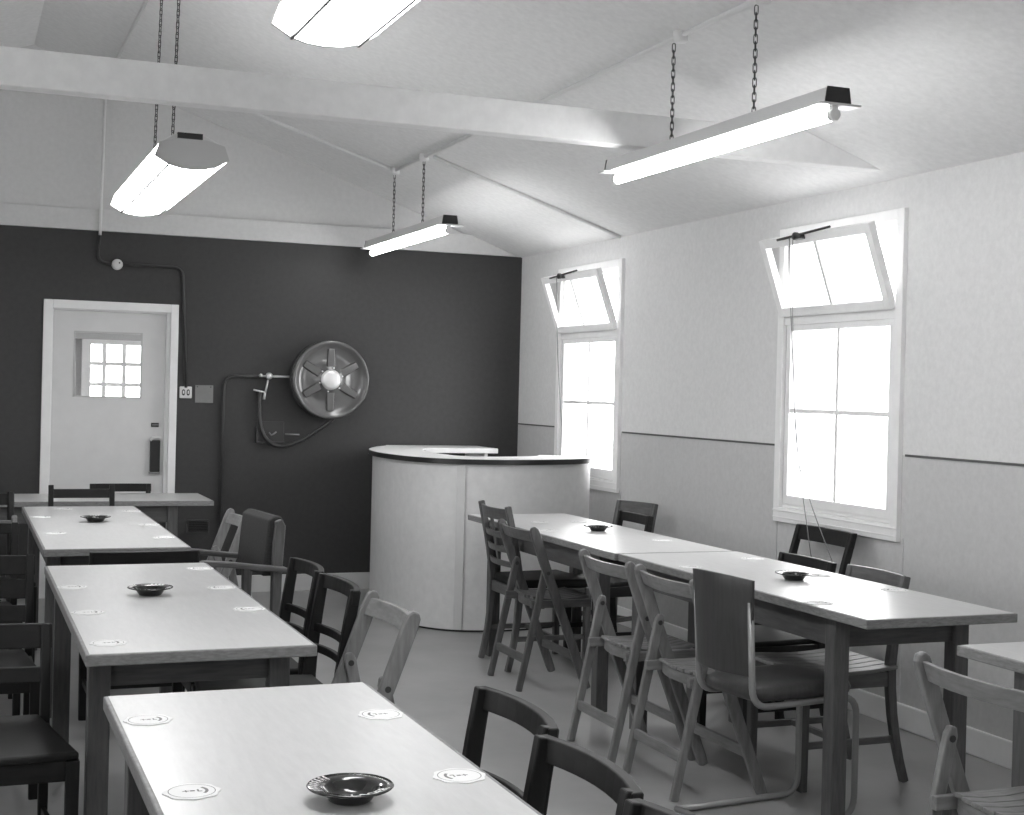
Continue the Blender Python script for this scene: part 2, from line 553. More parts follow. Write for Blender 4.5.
box(bm, px0, px1, yl0, yl1, .008, pz0); box(bm, px0, px1, yl0, yl1, pz1, DZ - .022)
leaf = obj('door_leaf', bm, 'door', door)
bm = B(); box(bm, px0, px1, yl0 + .018, yl0 + .022, pz0, pz1)
obj('glass_pane', bm, 'glass', leaf)
bm = B()
for x in (px0, px1 - .010):
    box(bm, x, x + .010, yl0 - .004, yl0 + .006, pz0, pz1)
box(bm, px0, px1, yl0 - .004, yl0 + .006, pz1 - .010, pz1); box(bm, px0, px1, yl0 - .004, yl0 + .006, pz0, pz0 + .008)
obj('glazing_bead', bm, 'end_plate', leaf)
# passage: side walls, ceiling and a far wall with a glazed screen
bm = B(); box(bm, -.7, -.6, YB + .1, 12.2, 0, 2.45); struct(obj('wall_passage_left', bm, 'wall'))
bm = B()
box(bm, 2.7, 2.8, YB + .1, 10.1, 0, 2.45); box(bm, 2.7, 2.8, 11.7, 12.2, 0, 2.45); box(bm, 2.7, 2.8, 10.1, 11.7, 0, .9); box(bm, 2.7, 2.8, 10.1, 11.7, 2.2, 2.45)
struct(obj('wall_passage_right', bm, 'wall'))
bm = B()
for y in (10.1, 10.87, 11.64):
    box(bm, 2.71, 2.77, y, y + .06, .9, 2.2)
for z in (.9, 1.5, 2.14):
    box(bm, 2.72, 2.76, 10.16, 10.87, z, z + .05); box(bm, 2.72, 2.76, 10.93, 11.64, z, z + .05)
struct(obj('window_7', bm, 'trim'))  # unseen side window, added to let daylight into the passage
bm = B(); box(bm, -.7, 2.8, YB + .1, 12.2, 2.4, 2.46); struct(obj('ceiling_passage', bm, 'ceiling'))
bm = B()
w0, w1, wz0, wz1 = 1.00, 2.1, .7, 1.76
box(bm, -.7, w0, 12.1, 12.2, 0, 2.45); box(bm, w1, 2.8, 12.1, 12.2, 0, 2.45)
box(bm, w0, w1, 12.1, 12.2, 0, wz0); box(bm, w0, w1, 12.1, 12.2, wz1, 2.45)
struct(obj('wall_passage_end', bm, 'wall'))
bm = B()
box(bm, w0 - .05, w0 + .02, 12.06, 12.12, wz0 - .05, wz1 + .05); box(bm, w1 - .02, w1 + .05, 12.06, 12.12, wz0 - .05, wz1 + .05)
box(bm, w0 + .02, w1 - .02, 12.06, 12.12, wz1 - .02, wz1 + .05); box(bm, w0 + .02, w1 - .02, 12.06, 12.12, wz0 - .05, wz0 + .02)
for x in (1.13, 1.29, 1.45, 1.65, 1.85):
    box(bm, x - .016, x + .016, 12.08, 12.11, wz0 + .02, wz1 - .02)
for z in (.95, 1.20, 1.41, 1.58):
    box(bm, w0 + .02, w1 - .02, 12.085, 12.105, z - .016, z + .016)
struct(obj('window_6', bm, 'trim'))
bm = B(); box(bm, .40, .90, 12.02, 12.1, 0, 1.62); box(bm, .40, 2.0, 12.05, 12.1, 1.78, 1.83)
struct(obj('door_2', bm, 'end_plate', bevel=.004))

# ------------------------------------------------------------------ tables
def make_table(name, label, L, group=None, far_in=.235):
    """origin on the floor at the table's centre; long side along y"""
    t = thing(name, label, 'table', group=group)
    W, H, th = .598, .74, .030
    bm = B(); box(bm, -W / 2, W / 2, -L / 2, L / 2, H - th, H, 0)
    top = obj('tabletop', bm, 'lam_edge', t, bevel=.003)
    bm = B(); box(bm, -W / 2 + .010, W / 2 - .010, -L / 2 + .006, L / 2 - .006, H - .001, H + .0012)
    obj('laminate_surface', bm, 'laminate', top)
    lx, s = W / 2 - .055, .058
    ly0, ly1 = -(L / 2 - .235), L / 2 - far_in
    bm = B()
    zb, zt = .612, H - th
    for x in (-lx, lx):
        box(bm, x - .011, x + .011, ly0, ly1, zb, zt)
    for y in (ly0, ly1):
        box(bm, -lx, lx, y - .011, y + .011, zb, zt)
    obj('apron', bm, 'table_wood', t, bevel=.002)
    for x in (-lx, lx):
        for y in (ly0, ly1):
            bm = B(); box(bm, x - s / 2, x + s / 2, y - s / 2, y + s / 2, 0, zt + .001)
            obj('leg', bm, 'table_wood', t, bevel=.003)
    return t
def table(label, x0, x1, y0, y1, rz=0, dz=0, far_in=.235):
    t = make_table('canteen_table', label, y1 - y0, far_in=far_in)
    t.location = ((x0 + x1) / 2, (y0 + y1) / 2, dz)
    t.rotation_euler = (0, 0, rz)
    return t
table('pale topped wooden table nearest the camera in the left row, cut by the bottom edge', .314, .912, 1.29, 3.205)
table('pale topped wooden table in the left row with six beer mats, second from the camera', .318, .914, 3.695, 5.505, far_in=.20)
table('pale topped wooden table in the left row with its far end near the door', .340, .940, 6.04, 8.09)
table('pale topped wooden table in front of the window wall with the near free end', 2.684, 3.280, 3.70, 5.492, far_in=.12)
table('pale topped wooden table in the right row butted end on, nearest the bar', 2.670, 3.268, 5.502, 7.39, far_in=.285)
table('pale table corner cut off by the right edge of the photo', 2.672, 3.272, 1.40, 3.26)
tb = make_table('canteen_table', 'pale topped wooden table standing crosswise in front of the door', 1.83)
tb.location = (1.435 - .915, 8.415 + .30, 0)
tb.rotation_euler = (0, 0, PI / 2)

# ------------------------------------------------------------------ chairs
def folding_chair(label, x, y, rz, group=None, wood='pale_wood'):
    t = thing('folding_chair', label, 'chair', (x, y, 0), rz, group)
    hw = .215
    PV = (-.060, .567)
    for s in (-1, 1):
        bm = B()
        y0 = s * hw
        sweep_xz(bm, [(.163, .0), (.148, .035), (.02, .365), PV, (-.126, .745), (-.136, .772), (-.141, .787)], [.036, .042, .044, .046, .048, .042, .020], y0 - .012, y0 + .012)
        obj('back_post', bm, wood, t, bevel=.005)
        bm = B()
        y1 = s * (hw - .0245)
        sweep_xz(bm, [(-.185, 0), (-.072, .515), (-.059, .575), (-.054, .598)], [.030, .038, .038, .020], y1 - .011, y1 + .011)
        lg = obj('rear_leg', bm, wood, t, bevel=.005)
        bm = B()
        tube(bm, [(PV[0], s * (hw + .014), PV[1]), (PV[0], s * (hw - .038), PV[1])], .0095, 12)
        obj('pivot_bolt', bm, 'iron', lg)
    bm = B()
    bent_rail(bm, -.122, .030, hw - .006, .740, .052, .018, tilt=.38)
    obj('top_rail', bm, wood, t, bevel=.003)
    bm = B()
    bar(bm, (-.152, -hw + .03, .150), (-.152, hw - .03, .150), .016, .040)
    obj('rear_stretcher', bm, wood, t, bevel=.003)
    bm = B()
    bar(bm, (.104, -hw + .008, .155), (.104, hw - .008, .155), .016, .040)
    obj('front_stretcher', bm, wood, t, bevel=.003)
    # seat: side rails, cross rails and slats running front to back
    sw = hw - .048
    for s in (-1, 1):
        bm = B(); box(bm, -.125, .190, s * sw - .011, s * sw + .011, .392, .428)
        obj('seat_side_rail', bm, wood, t, bevel=.003)
    bm = B()
    n = 7
    for k in range(n):
        c = (-1 + 2 * k / (n - 1)) * (sw - .036)
        x0 = -.065 - .030 * (1 - (c / sw) ** 2)
        sweep_xz(bm, [(x0, .434), (-.02, .426), (.06, .424), (.14, .430), (.195, .438)], .012, c - .0195, c + .0195)
    obj('seat_slats', bm, wood, t, bevel=.002)
    bm = B(); bent_rail(bm, -.052, .030, sw - .012, .405, .040, .016)
    obj('seat_rail', bm, wood, t, bevel=.002)
    bm = B(); bent_rail(bm, .182, -.010, sw - .012, .410, .036, .016)
    obj('seat_rail', bm, wood, t, bevel=.002)
    return t

def wood_chair(name, label, x, y, rz, wood='dark_wood', W=.42, D=.40, zs=.44, zt=.785, rails=((.755, .058),), seat='wood', wide=0.0,
               rake=.085, splay=.06, bow=.035, group=None, post=.034, seat_mat=None, topcap=True, slat_v=0, ends=0.0):
    t = thing(name, label, 'chair', (x, y, 0), rz, group)
    hw = W / 2 - .015
    xr, xf = -D / 2, D / 2 - .02
    def xb(z):                              # rear post line: sabre foot, upright, raked back
        if z < zs:
            k = 1 - z / zs
            return xr - splay * k * k
        k = (z - zs) / (zt - zs)
        return xr - rake * k ** 1.3
    for s in (-1, 1):
        zz = [0, .08, .16, .26, .36, zs, .52, .60, .68, zt - (0.0 if not topcap else .0)]
        bm = B()
        sweep_xz(bm, [(xb(z), z) for z in zz], [post * (.85 + .3 * min(1, z / zs)) if z < zs else post * (1.15 - .25 * (z - zs) / (zt - zs)) for z in zz], s * hw - .014, s * hw + .014)
        obj('back_post', bm, wood, t, bevel=.004)
        bm = B()
        bar(bm, (xf, s * (hw + .005 + wide), 0), (xf, s * (hw + .005 + wide), zs - .02), .030, .030, (1, 0, 0), .036, .036)
        obj('front_leg', bm, wood, t, bevel=.003)
    for k, (zc, hh) in enumerate(rails):
        bm = B()
        tl = -(xb(zc - .05) - xb(zc + .05)) / .1
        if k == 0 and topcap:
            bent_rail(bm, xb(zc) - .002, bow, hw + .018, zc, hh, .022, tilt=rake / (zt - zs), ends=ends)
        else:
            bent_rail(bm, xb(zc), bow * .9, hw - .006, zc, hh, .016, tilt=rake / (zt - zs))
        obj('top_rail' if k == 0 else 'back_rail', bm, wood, t, bevel=.003)
    for k in range(slat_v):
        yy = (k - (slat_v - 1) / 2) * .06
        bm = B()
        z0, z1 = rails[-1][0], rails[0][0]
        bx = bow * .8
        bar(bm, (xb(z0) - bx, yy, z0), (xb(z1) - bx, yy, z1), .030, .010, (1, 0, 0))
        obj('back_slat', bm, wood, t, bevel=.002)
    # seat frame
    bm = B()
    za, zb_ = zs - .075, zs - .020
    for s in (-1, 1):
        bar(bm, (xr + .01, s * hw, (za + zb_) / 2), (xf, s * (hw + .005 + wide), (za + zb_) / 2), .020, zb_ - za)
    bar(bm, (xr, -hw, (za + zb_) / 2), (xr, hw, (za + zb_) / 2), .020, zb_ - za)
    bar(bm, (xf, -hw - wide, (za + zb_) / 2), (xf, hw + wide, (za + zb_) / 2), .020, zb_ - za)
    obj('seat_frame', bm, wood, t, bevel=.003)
    sm = seat_mat or wood
    if seat == 'slat':
        bm = B()
        n = 7
        for k in range(n):
            c = -hw - .005 + (2 * hw + .01) * k / (n - 1)
            r = .02 * (1 - (c / hw) ** 2)
            sweep_xz(bm, [(xr - .012, zs), (xr + .10, zs - .010), (0, zs - .014), (xf - .06, zs - .008), (xf + .018 + r, zs - .004)], .014, c - .027, c + .027)
        obj('seat_slats', bm, sm, t, bevel=.003)
    else:
        th = .022 if seat == 'wood' else .045
        out = []
        for p in ((xr - .008, -hw + .016), (xf + .01, -hw - .022 - wide), (xf + .03, 0), (xf + .01, hw + .022 + wide), (xr - .008, hw - .016)):
            out.append(p)
        bm = B()
        prism(bm, [(p[0], p[1], zs - .020) for p in out], [(p[0], p[1], zs - .020 + th) for p in out])
        obj('seat', bm, sm, t, bevel=.008 if seat == 'wood' else .02, seg=3)
    for s in (-1, 1):
        bm = B()
        bar(bm, (xb(.16) , s * hw, .165), (xf, s * (hw + .003 + wide), .165), .014, .026)
        obj('stretcher', bm, wood, t, bevel=.002)
    bm = B()
    bar(bm, (0, -hw, .165), (0, hw, .165), .020, .022)
    obj('stretcher', bm, wood, t, bevel=.002)
    return t

FG = 'folding chairs with pale wooden frames'
folding_chair('folding chair at the right row, standing against the dark ladder back chair', 2.712, 6.41, 0, FG, 'mid_wood')
folding_chair('pale folding chair at the right row, left one of the overlapping pair', 2.565, 5.085, 0, FG)
folding_chair('pale folding chair beside the steel framed chair, right one of the overlapping pair', 2.570, 4.58, 0, FG)
folding_chair('pale folding chair at the bottom right with slatted seat towards the cut off table', 2.465, 2.76, 0, FG)
folding_chair('pale folding chair beside the second left table, nearest the floor in front of the bar', 1.112, 4.11, PI, FG)
folding_chair('pale folding chair beside the upholstered armchair near the dark wall', 1.205, 7.13, PI, FG)
# dark ladder back chair at the bar end of the right row
wood_chair('ladder_back_chair', 'dark ladder back chair at the far left corner of the right table by the bar', 2.90, 6.86, 0, 'mid_wood', W=.42, zt=.845,
           rails=((.80, .06), (.69, .032), (.615, .032), (.54, .03)), seat='pad', seat_mat='seat_dark', splay=.055, rake=.075, topcap=False, slat_v=1)
BR = ((.762, .046), (.602, .028), (.535, .026))
BK = dict(rails=BR, seat_mat='seat_dark', rake=.045, post=.038)
DG = 'dark bent rail chairs along the left tables'
wood_chair('dining_chair', 'dark open back chair beside the second left table, nearest the armchair', 0.955, 5.04, PI, **BK, group=DG)
wood_chair('dining_chair', 'dark open back chair beside the second left table, next to the pale folding chair', 0.955, 4.57, PI, **BK, W=.44, group=DG)
wood_chair('dining_chair', 'dark open back chair at the nearest table, standing furthest from the camera of its three', .84, 2.69, PI, **BK, W=.40, group=DG)
wood_chair('dining_chair', 'dark open back chair at the nearest table, middle one at the bottom of the photo', .80, 2.25, PI, **BK, W=.40, group=DG)
wood_chair('dining_chair', 'dark chair at the bottom edge, only its top rail corner showing', .78, 1.82, PI, **BK, W=.40, group=DG)
# chairs on the window side of the right row
wood_chair('slatted_chair', 'wooden chair with slatted seat and curved rear legs under the free table end', 3.075, 4.535, PI, 'mid_wood', W=.37, D=.40, zt=.775,
           rails=((.745, .065),), seat='slat', seat_mat='pale_wood', splay=.075, rake=.06, topcap=False, bow=.02)
wood_chair('dining_chair', 'dark chair with a broad low back pushed against the window side of the right table', 3.17, 5.12, PI, 'dark_wood', W=.40, D=.36, zt=.755,
           rails=((.720, .07), (.65, .05)), seat_mat='seat_dark', rake=.05, bow=.02)
wood_chair('dining_chair', 'dark open back chair against the wall below the nearer window', 3.55, 5.56, PI, 'dark_wood', W=.46, D=.30, zt=.826,
           rails=((.795, .070), (.60, .03)), seat_mat='seat_dark', rake=.09, splay=.02, bow=.02)
wood_chair('dining_chair', 'dark open back chair at the window side of the right table, near the bar', 3.25, 6.84, PI, 'dark_wood', W=.38, D=.28, zt=.790,
           rails=((.762, .05), (.60, .03)), seat_mat='seat_dark', rake=.05, splay=.04, bow=.015)
wood_chair('dining_chair', 'brown chair back against the window wall behind the dark one near the bar', 3.50, 7.26, PI + .35, 'mid_wood', W=.31, D=.28, zt=.808,
           rails=((.770, .08),), seat_mat='seat_dark', rake=.07, splay=.02, bow=.015, topcap=False)
# chairs about the far left tables
wood_chair('dining_chair', 'dark square posted chair between the far left table and the cross table', .665, 8.06, -PI / 2, 'dark_wood', W=.36, D=.32, zt=.848,
           rails=((.800, .05), (.65, .04)), seat_mat='seat_dark', rake=.03, splay=.0, bow=.004, topcap=False, zs=.43)
wood_chair('dining_chair', 'dark low backed chair between the cross table and the door', .975, 9.00, -PI / 2, 'dark_wood', W=.37, D=.28, zt=.787,
           rails=((.765, .05),), seat_mat='seat_dark', rake=.03, splay=.0, bow=.01)
wood_chair('dining_chair', 'dark low backed chair in the gap between second and third left tables', .725, 6.04, PI / 2, 'dark_wood', W=.43, D=.32, zt=.748,
           rails=((.722, .055), (.60, .03)), seat_mat='seat_dark', rake=.03, splay=.02, bow=.02)
# shadowed chairs at the left edge
wood_chair('dining_chair', 'dark chair with a broad seat at the left edge beside the second left table', .055, 4.10, -PI / 2, 'dark_wood', W=.44, D=.48, zt=.71, zs=.45, wide=.04,
           rails=((.675, .07), (.565, .045)), seat_mat='seat_dark', rake=.05, splay=.02, bow=.02)
wood_chair('dining_chair', 'dark chair at the left edge halfway along the row, its right post showing', .06, 6.45, -PI / 2, 'dark_wood', W=.42, D=.40, zt=.79,
           rails=BR, seat_mat='seat_dark', rake=.05, splay=.03)
wood_chair('dining_chair', 'dark chair at the left edge in deep shadow behind the broad seated one', .05, 5.25, -PI / 2, 'dark_wood', W=.46, D=.42, zt=.785,
           rails=((.745, .07), (.66, .07), (.57, .06)), seat_mat='seat_dark', rake=.05, splay=.02)
folding_chair('folding chair in shadow at the left edge beside the third left table', .05, 6.92, -PI / 2, FG, 'mid_wood')
wood_chair('dining_chair', 'dark tall backed chair at the left edge furthest from the camera', .12, 7.36, -PI / 2 + .25, 'dark_wood', W=.44, D=.36, zt=.86,
           rails=((.82, .06), (.66, .03)), seat_mat='seat_dark', rake=.04, splay=.03)

# tubular steel chair
def steel_chair(label, x, y, rz):
    t = thing('steel_chair', label, 'chair', (x, y, 0), rz)
    hw, r = .150, .0115
    for s in (-1, 1):
        bm = B()
        path = fillet([(-.205, s * hw, .765), (-.185, s * hw, .415), (.255, s * hw, .425), (.255, s * hw, .013), (-.26, s * hw, .013)], .07)
        tube(bm, path, r, 12)
        obj('side_tube', bm, 'steel', t, smooth=True)
    bm = B()
    tube(bm, [(-.26, -hw - .011, .013), (-.26, hw + .011, .013)], r, 12)
    obj('cross_tube', bm, 'steel', t, smooth=True)
    bm = B()
    tube(bm, [(.20, -hw, .424), (.20, hw, .424)], .009, 10)
    obj('cross_tube', bm, 'steel', t, smooth=True)
    # curved plywood back
    bm = B()
    n, k = 12, 8
    G = []
    for side in (0, 1):
        g = []
        for j in range(k + 1):
            z = .520 + (.838 - .520) * j / k
            row = []
            for i in range(n + 1):
                q = -1 + 2 * i / n
                w = (hw + .018) * (1 - .10 * (1 - j / k))
                xx = -.202 - .038 * (1 - q * q) - .05 * (z - .52) + (.012 if side else 0)
                zz = z + (.010 * (1 - q * q) if j == k else 0)
                row.append(bm.verts.new((xx + .004, q * w, zz)))
            g.append(row)
        G.append(g)
    for side in (0, 1):
        for j in range(k):
            for i in range(n):
                bm.faces.new((G[side][j][i], G[side][j][i + 1], G[side][j + 1][i + 1], G[side][j + 1][i]))
    for i in range(n):
        bm.faces.new((G[0][0][i], G[0][0][i + 1], G[1][0][i + 1], G[1][0][i]))
        bm.faces.new((G[0][k][i], G[0][k][i + 1], G[1][k][i + 1], G[1][k][i]))
    for j in range(k):
        bm.faces.new((G[0][j][0], G[0][j + 1][0], G[1][j + 1][0], G[1][j][0]))
        bm.faces.new((G[0][j][n], G[0][j + 1][n], G[1][j + 1][n], G[1][j][n]))
    obj('backrest', bm, 'ply', t, smooth=True, bevel=.002)
    # padded seat
    bm = B()
    out = []
    N = 40
    for i in range(N):
        a = 2 * PI * i / N
        c, s_ = math.cos(a), math.sin(a)
        e = .35
        out.append((  .030 + .220 * math.copysign(abs(c) ** e, c), .165 * math.copysign(abs(s_) ** e, s_) * (1 + .06 * c)))
    rings = []
    for z, sc in ((.432, .90), (.440, .98), (.458, 1.0), (.474, .97), (.486, .85), (.491, .6), (.492, .3)):
        rings.append([bm.verts.new((.030 + (p[0] - .030) * sc, p[1] * sc, z)) for p in out])
    for A, C in zip(rings, rings[1:]):
        for i in range(N):
            bm.faces.new((A[i], A[(i + 1) % N], C[(i + 1) % N], C[i]))
    bm.faces.new(rings[0][::-1]); bm.faces.new(rings[-1])
    obj('seat', bm, 'ply', t, smooth=True)
    return t
steel_chair('steel tube chair with dark plywood back and padded seat at the right table', 2.610, 4.14, math.radians(6))

# upholstered armchair
def armchair(label, x, y, rz):
    t = thing('armchair', label, 'chair', (x, y, 0), rz)
    hw = .238
    for s in (-1, 1):
        bm = B()
        sweep_xz(bm, [(-.285, 0), (-.250, .20), (-.238, .42), (-.240, .62), (-.246, .75), (-.252, .820), (-.242, .846)], [.03, .036, .042, .046, .048, .044, .030], s * (hw - .018) - .016, s * (hw - .018) + .016)
        obj('back_post', bm, 'mid_wood', t, bevel=.006)
        bm = B()
        bar(bm, (.085, s * hw, 0), (.085, s * hw, .640), .034, .034, (1, 0, 0), .044, .044)
        obj('front_leg', bm, 'mid_wood', t, bevel=.004)
        bm = B()
        ys = s * (hw + .006)
        sweep_xz(bm, [(-.275, .632), (-.15, .645), (-.02, .662), (.09, .670), (.125, .662)], [.022, .024, .024, .024, .018], ys - .028, ys + .028)
        obj('armrest', bm, 'mid_wood', t, bevel=.006)
        bm = B()
        bar(bm, (-.23, s * (hw - .01), .36), (.085, s * (hw - .01), .36), .022, .06)
        obj('seat_rail', bm, 'mid_wood', t, bevel=.003)
    bm = B()
    bar(bm, (.085, -hw, .36), (.085, hw, .36), .022, .06)
    obj('seat_rail', bm, 'mid_wood', t, bevel=.003)
    bm = B()
    box(bm, -.21, .105, -hw + .03, hw - .03, .39, .475)
    obj('seat_cushion', bm, 'fabric', t, bevel=.03, seg=4)
    bm = B()
    pr = [(-.258, .60), (-.262, .70), (-.276, .80), (-.276, .840), (-.262, .860), (-.232, .862), (-.206, .845), (-.192, .70), (-.184, .60)]
    y2 = hw - .036
    prism(bm, [(x_, -y2, z_) for x_, z_ in pr], [(x_, y2, z_) for x_, z_ in pr])
    obj('backrest', bm, 'fabric', t, bevel=.008, seg=3)
    return t
armchair('wooden armchair with dark upholstered back near the dark wall', 1.055, 6.28, PI + .10)

# ------------------------------------------------------------------ bar counter
def offset_path(pts, d):
    out = []
    N = len(pts)
    for i in range(N):
        a = (pts[min(i + 1, N - 1)] - pts[max(i - 1, 0)])
        a.normalize()
        out.append(pts[i] + Vector((-a.y, a.x, 0)) * d)
    return out
bar_t = thing('bar_counter', 'curved pale grey bar counter with black edged top in the far right corner', 'bar counter', (3.1, 8.6, 0))
OFF = Vector((3.1, 8.6, 0))
ctrl = [(2.90, 9.66), (2.72, 9.38), (2.585, 9.05), (2.525, 8.70), (2.535, 8.35), (2.600, 8.07), (2.755, 7.87), (3.0, 7.79), (3.28, 7.815), (3.54, 7.915), (3.69, 8.03), (3.79, 8.20)]
path = catmull([(x, y, 0) for x, y in ctrl], 12)
path = [p - OFF for p in path]
inner_w = offset_path(path, .022)
def wall_strip(bm, A, Bp, z0, z1):
    n = len(A)
    va = [[bm.verts.new((p.x, p.y, z)) for z in (z0, z1)] for p in A]
    vb = [[bm.verts.new((p.x, p.y, z)) for z in (z0, z1)] for p in Bp]
    for i in range(n - 1):
        bm.faces.new((va[i][0], va[i + 1][0], va[i + 1][1], va[i][1]))
        bm.faces.new((vb[i][0], vb[i][1], vb[i + 1][1], vb[i + 1][0]))
        bm.faces.new((va[i][1], va[i + 1][1], vb[i + 1][1], vb[i][1]))
        bm.faces.new((va[i][0], vb[i][0], vb[i + 1][0], va[i + 1][0]))
    for k in (0, n - 1):
        bm.faces.new((va[k][0], va[k][1], vb[k][1], vb[k][0]))
    return bm
cz = 1.028
obj('front_panel', wall_strip(B(), path, inner_w, .012, cz - .030), 'bar', bar_t)
obj('plinth_line', wall_strip(B(), offset_path(path, .008), offset_path(path, .03), 0, .014), 'bar_edge', bar_t)
outer_t = offset_path(path, -.022)
inner_t = offset_path(path, .330)
# keep the inner edge tidy where it would fold at the tight bend
obj('edge_trim', wall_strip(B(), offset_path(path, -.026), offset_path(path, .02), cz - .032, cz - .002), 'bar_edge', bar_t)
obj('counter_top', wall_strip(B(), outer_t, inner_t, cz - .012, cz), 'bar_top', bar_t)
bm = B(); box(bm, 2.86 - OFF.x, 3.555 - OFF.x, 9.24 - OFF.y, 9.675 - OFF.y, cz - .034, cz + .001)
rs = obj('return_top', bm, 'bar_top', bar_t, bevel=.003)
bm = B(); box(bm, 3.46 - OFF.x, 3.485 - OFF.x, 9.26 - OFF.y, 9.67 - OFF.y, 0, cz - .034)
obj('end_panel', bm, 'bar', bar_t, bevel=.003)
obj('inner_shelf', wall_strip(B(), offset_path(path, .022), offset_path(path, .26), .55, .57), 'bar', bar_t)
# vertical cover batten where the two front sheets meet
bi = min(range(len(path)), key=lambda i: (path[i] + OFF - Vector((2.795, 7.858, 0))).length)
p = path[bi]; dv = (path[bi + 1] - path[bi - 1]).normalized(); nv = Vector((dv.y, -dv.x, 0))
bm = B()
bar(bm, (p.x + nv.x * .004, p.y + nv.y * .004, .014), (p.x + nv.x * .004, p.y + nv.y * .004, cz - .034), .018, .052, (dv.x, dv.y, 0))
obj('cover_batten', bm, 'skirt', bar_t, bevel=.002)

# ------------------------------------------------------------------ hose reel on the back wall
hx, hz = 2.415, 1.484
reel = thing('hose_reel', 'round fire hose reel with bright hub on the dark back wall', 'hose reel', (hx, YB - .002, hz))
R = .270
yf = -.165          # face plane
bm = B()
lathe(bm, [(.0, yf + .012), (.092, yf + .012), (.100, yf + .024), (.205, yf + .030), (.232, yf + .016), (.246, yf + .004), (.262, yf - .004), (.272, yf + .003), (.276, yf + .018), (.268, yf + .030), (.235, yf + .040), (.0, yf + .040)], 64, 'y')
face = obj('front_disc', bm, 'red', reel, smooth=True)
for k in range(6):
    a = PI / 2 + k * PI / 3
    bm = B()
    d = Vector((math.cos(a), 0, math.sin(a)))
    e = Vector((-d.z, 0, d.x))
    y0, y1 = yf + .030, yf + .012
    r0, r1 = .088, .215
    A = [d * r0 + e * q for q in (-.034, .034)]; C = [d * r1 + e * q for q in (-.030, .030)]
    A2 = [d * r0 + e * q for q in (-.026, .026)]; C2 = [d * r1 + e * q for q in (-.020, .020)]
    ring0 = [A[0] + Vector((0, y0, 0)), A[1] + Vector((0, y0, 0)), C[1] + Vector((0, y0, 0)), C[0] + Vector((0, y0, 0))]
    ring1 = [A2[0] + Vector((0, y1, 0)), A2[1] + Vector((0, y1, 0)), C2[1] + Vector((0, y1, 0)), C2[0] + Vector((0, y1, 0))]
    prism(bm, ring0, ring1)
    obj('rib', bm, 'red', face, bevel=.003)
bm = B()
lathe(bm, [(.0, yf - .006), (.05, yf - .004), (.066, yf + .001), (.072, yf + .014)], 40, 'y')
obj('hub_cap', bm, 'chrome', reel, smooth=True, label='bright polished hub cap')
bm = B()
for k in range(6):
    a = PI / 3 * k + .3
    lathe(bm, [(.0, yf + .006), (.005, yf + .007), (.006, yf + .013)], 10, 'y', (.084 * math.cos(a), 0, .084 * math.sin(a)))
obj('hub_bolt', bm, 'chrome', reel)
bm = B()
lathe(bm, [(.0, -.045), (.262, -.045), (.272, -.052), (.262, -.060), (.15, -.062), (.15, yf + .045), (.0, yf + .045)], 56, 'y')
obj('drum', bm, 'reel_drum_black' if 'reel_drum_black' in M else 'reel_dark', reel, smooth=True)
bm = B()
pts = []
for k in range(5 * 24):
    a = 2 * PI * k / 24
    pts.append((.245 * math.cos(a), -.062 - .014 - (yf * -1 - .10) * 0 - .0125 * k / 24, .245 * math.sin(a)))
tube(bm, pts, .0125, 8)
obj('wound_hose', bm, 'rubber', reel, smooth=True)
bm = B()
lathe(bm, [(.0, 0), (.05, 0), (.05, -.045), (.0, -.046)], 20, 'y')
obj('wall_spindle', bm, 'reel_dark', reel)
bm = B()
hp = [(.05, -.10, -.255), (0.02, -.10, -.285), (-.06, -.09, -.345), (-.16, -.07, -.415), (-.27, -.055, -.462), (-.36, -.045, -.462), (-.435, -.04, -.40), (-.470, -.04, -.28), (-.474, -.035, -.16), (-.470, -.035, -.085)]
tube(bm, catmull(hp, 8), .014, 10)
obj('hose_tail', bm, 'rubber', reel, smooth=True)
# brass valve and nozzle
vx, vz = 1.992 - hx, 1.497 - hz
bm = B()
lathe(bm, [(.0, -.078), (.016, -.075), (.024, -.062), (.024, -.045), (.014, -.035), (.014, -.0)], 20, 'y', (vx + .01, 0, vz + .002))
lathe(bm, [(.0, -.060), (.010, -.058), (.013, -.048), (.010, -.035)], 16, 'y', (vx - .045, 0, vz + .006))
tube(bm, [(vx - .06, -.03, vz), (vx + .26, -.03, vz)], .008, 10)
val = obj('stop_valve', bm, 'chrome', reel, smooth=True, label='bright metal stop valve beside the reel')
bm = B()
tube(bm, [(vx + .005, -.045, vz - .025), (vx - .012, -.045, vz - .115)], .007, 8)
tube(bm, [(vx - .012, -.045, vz - .112), (vx - .095, -.05, vz - .095)], .006, 8)
tube(bm, [(vx - .014, -.042, vz - .110), (vx - .020, -.042, vz - .16)], .009, 8)
obj('valve_lever', bm, 'chrome', val, smooth=True)
bm = B()
bx0 = 1.925 - hx
box(bm, bx0, bx0 + .20, -.030, 0, -.452, -.438); box(bm, bx0, bx0 + .012, -.030, 0, -.452, -.34)
box(bm, bx0, bx0 + .20, -.006, 0, -.452, -.30)
obj('nozzle_bracket', bm, 'pipe_dark', reel, bevel=.003)
bm = B()
zz = [(bx0 + .09, -.035, -.375), (bx0 + .105, -.04, -.395), (bx0 + .12, -.04, -.385), (bx0 + .14, -.04, -.37)]
tube(bm, zz, .006, 8)
tube(bm, [(bx0 + .20, -.04, -.385), (bx0 + .30, -.05, -.388)], .005, 8)
obj('nozzle', bm, 'steel', reel, smooth=True)

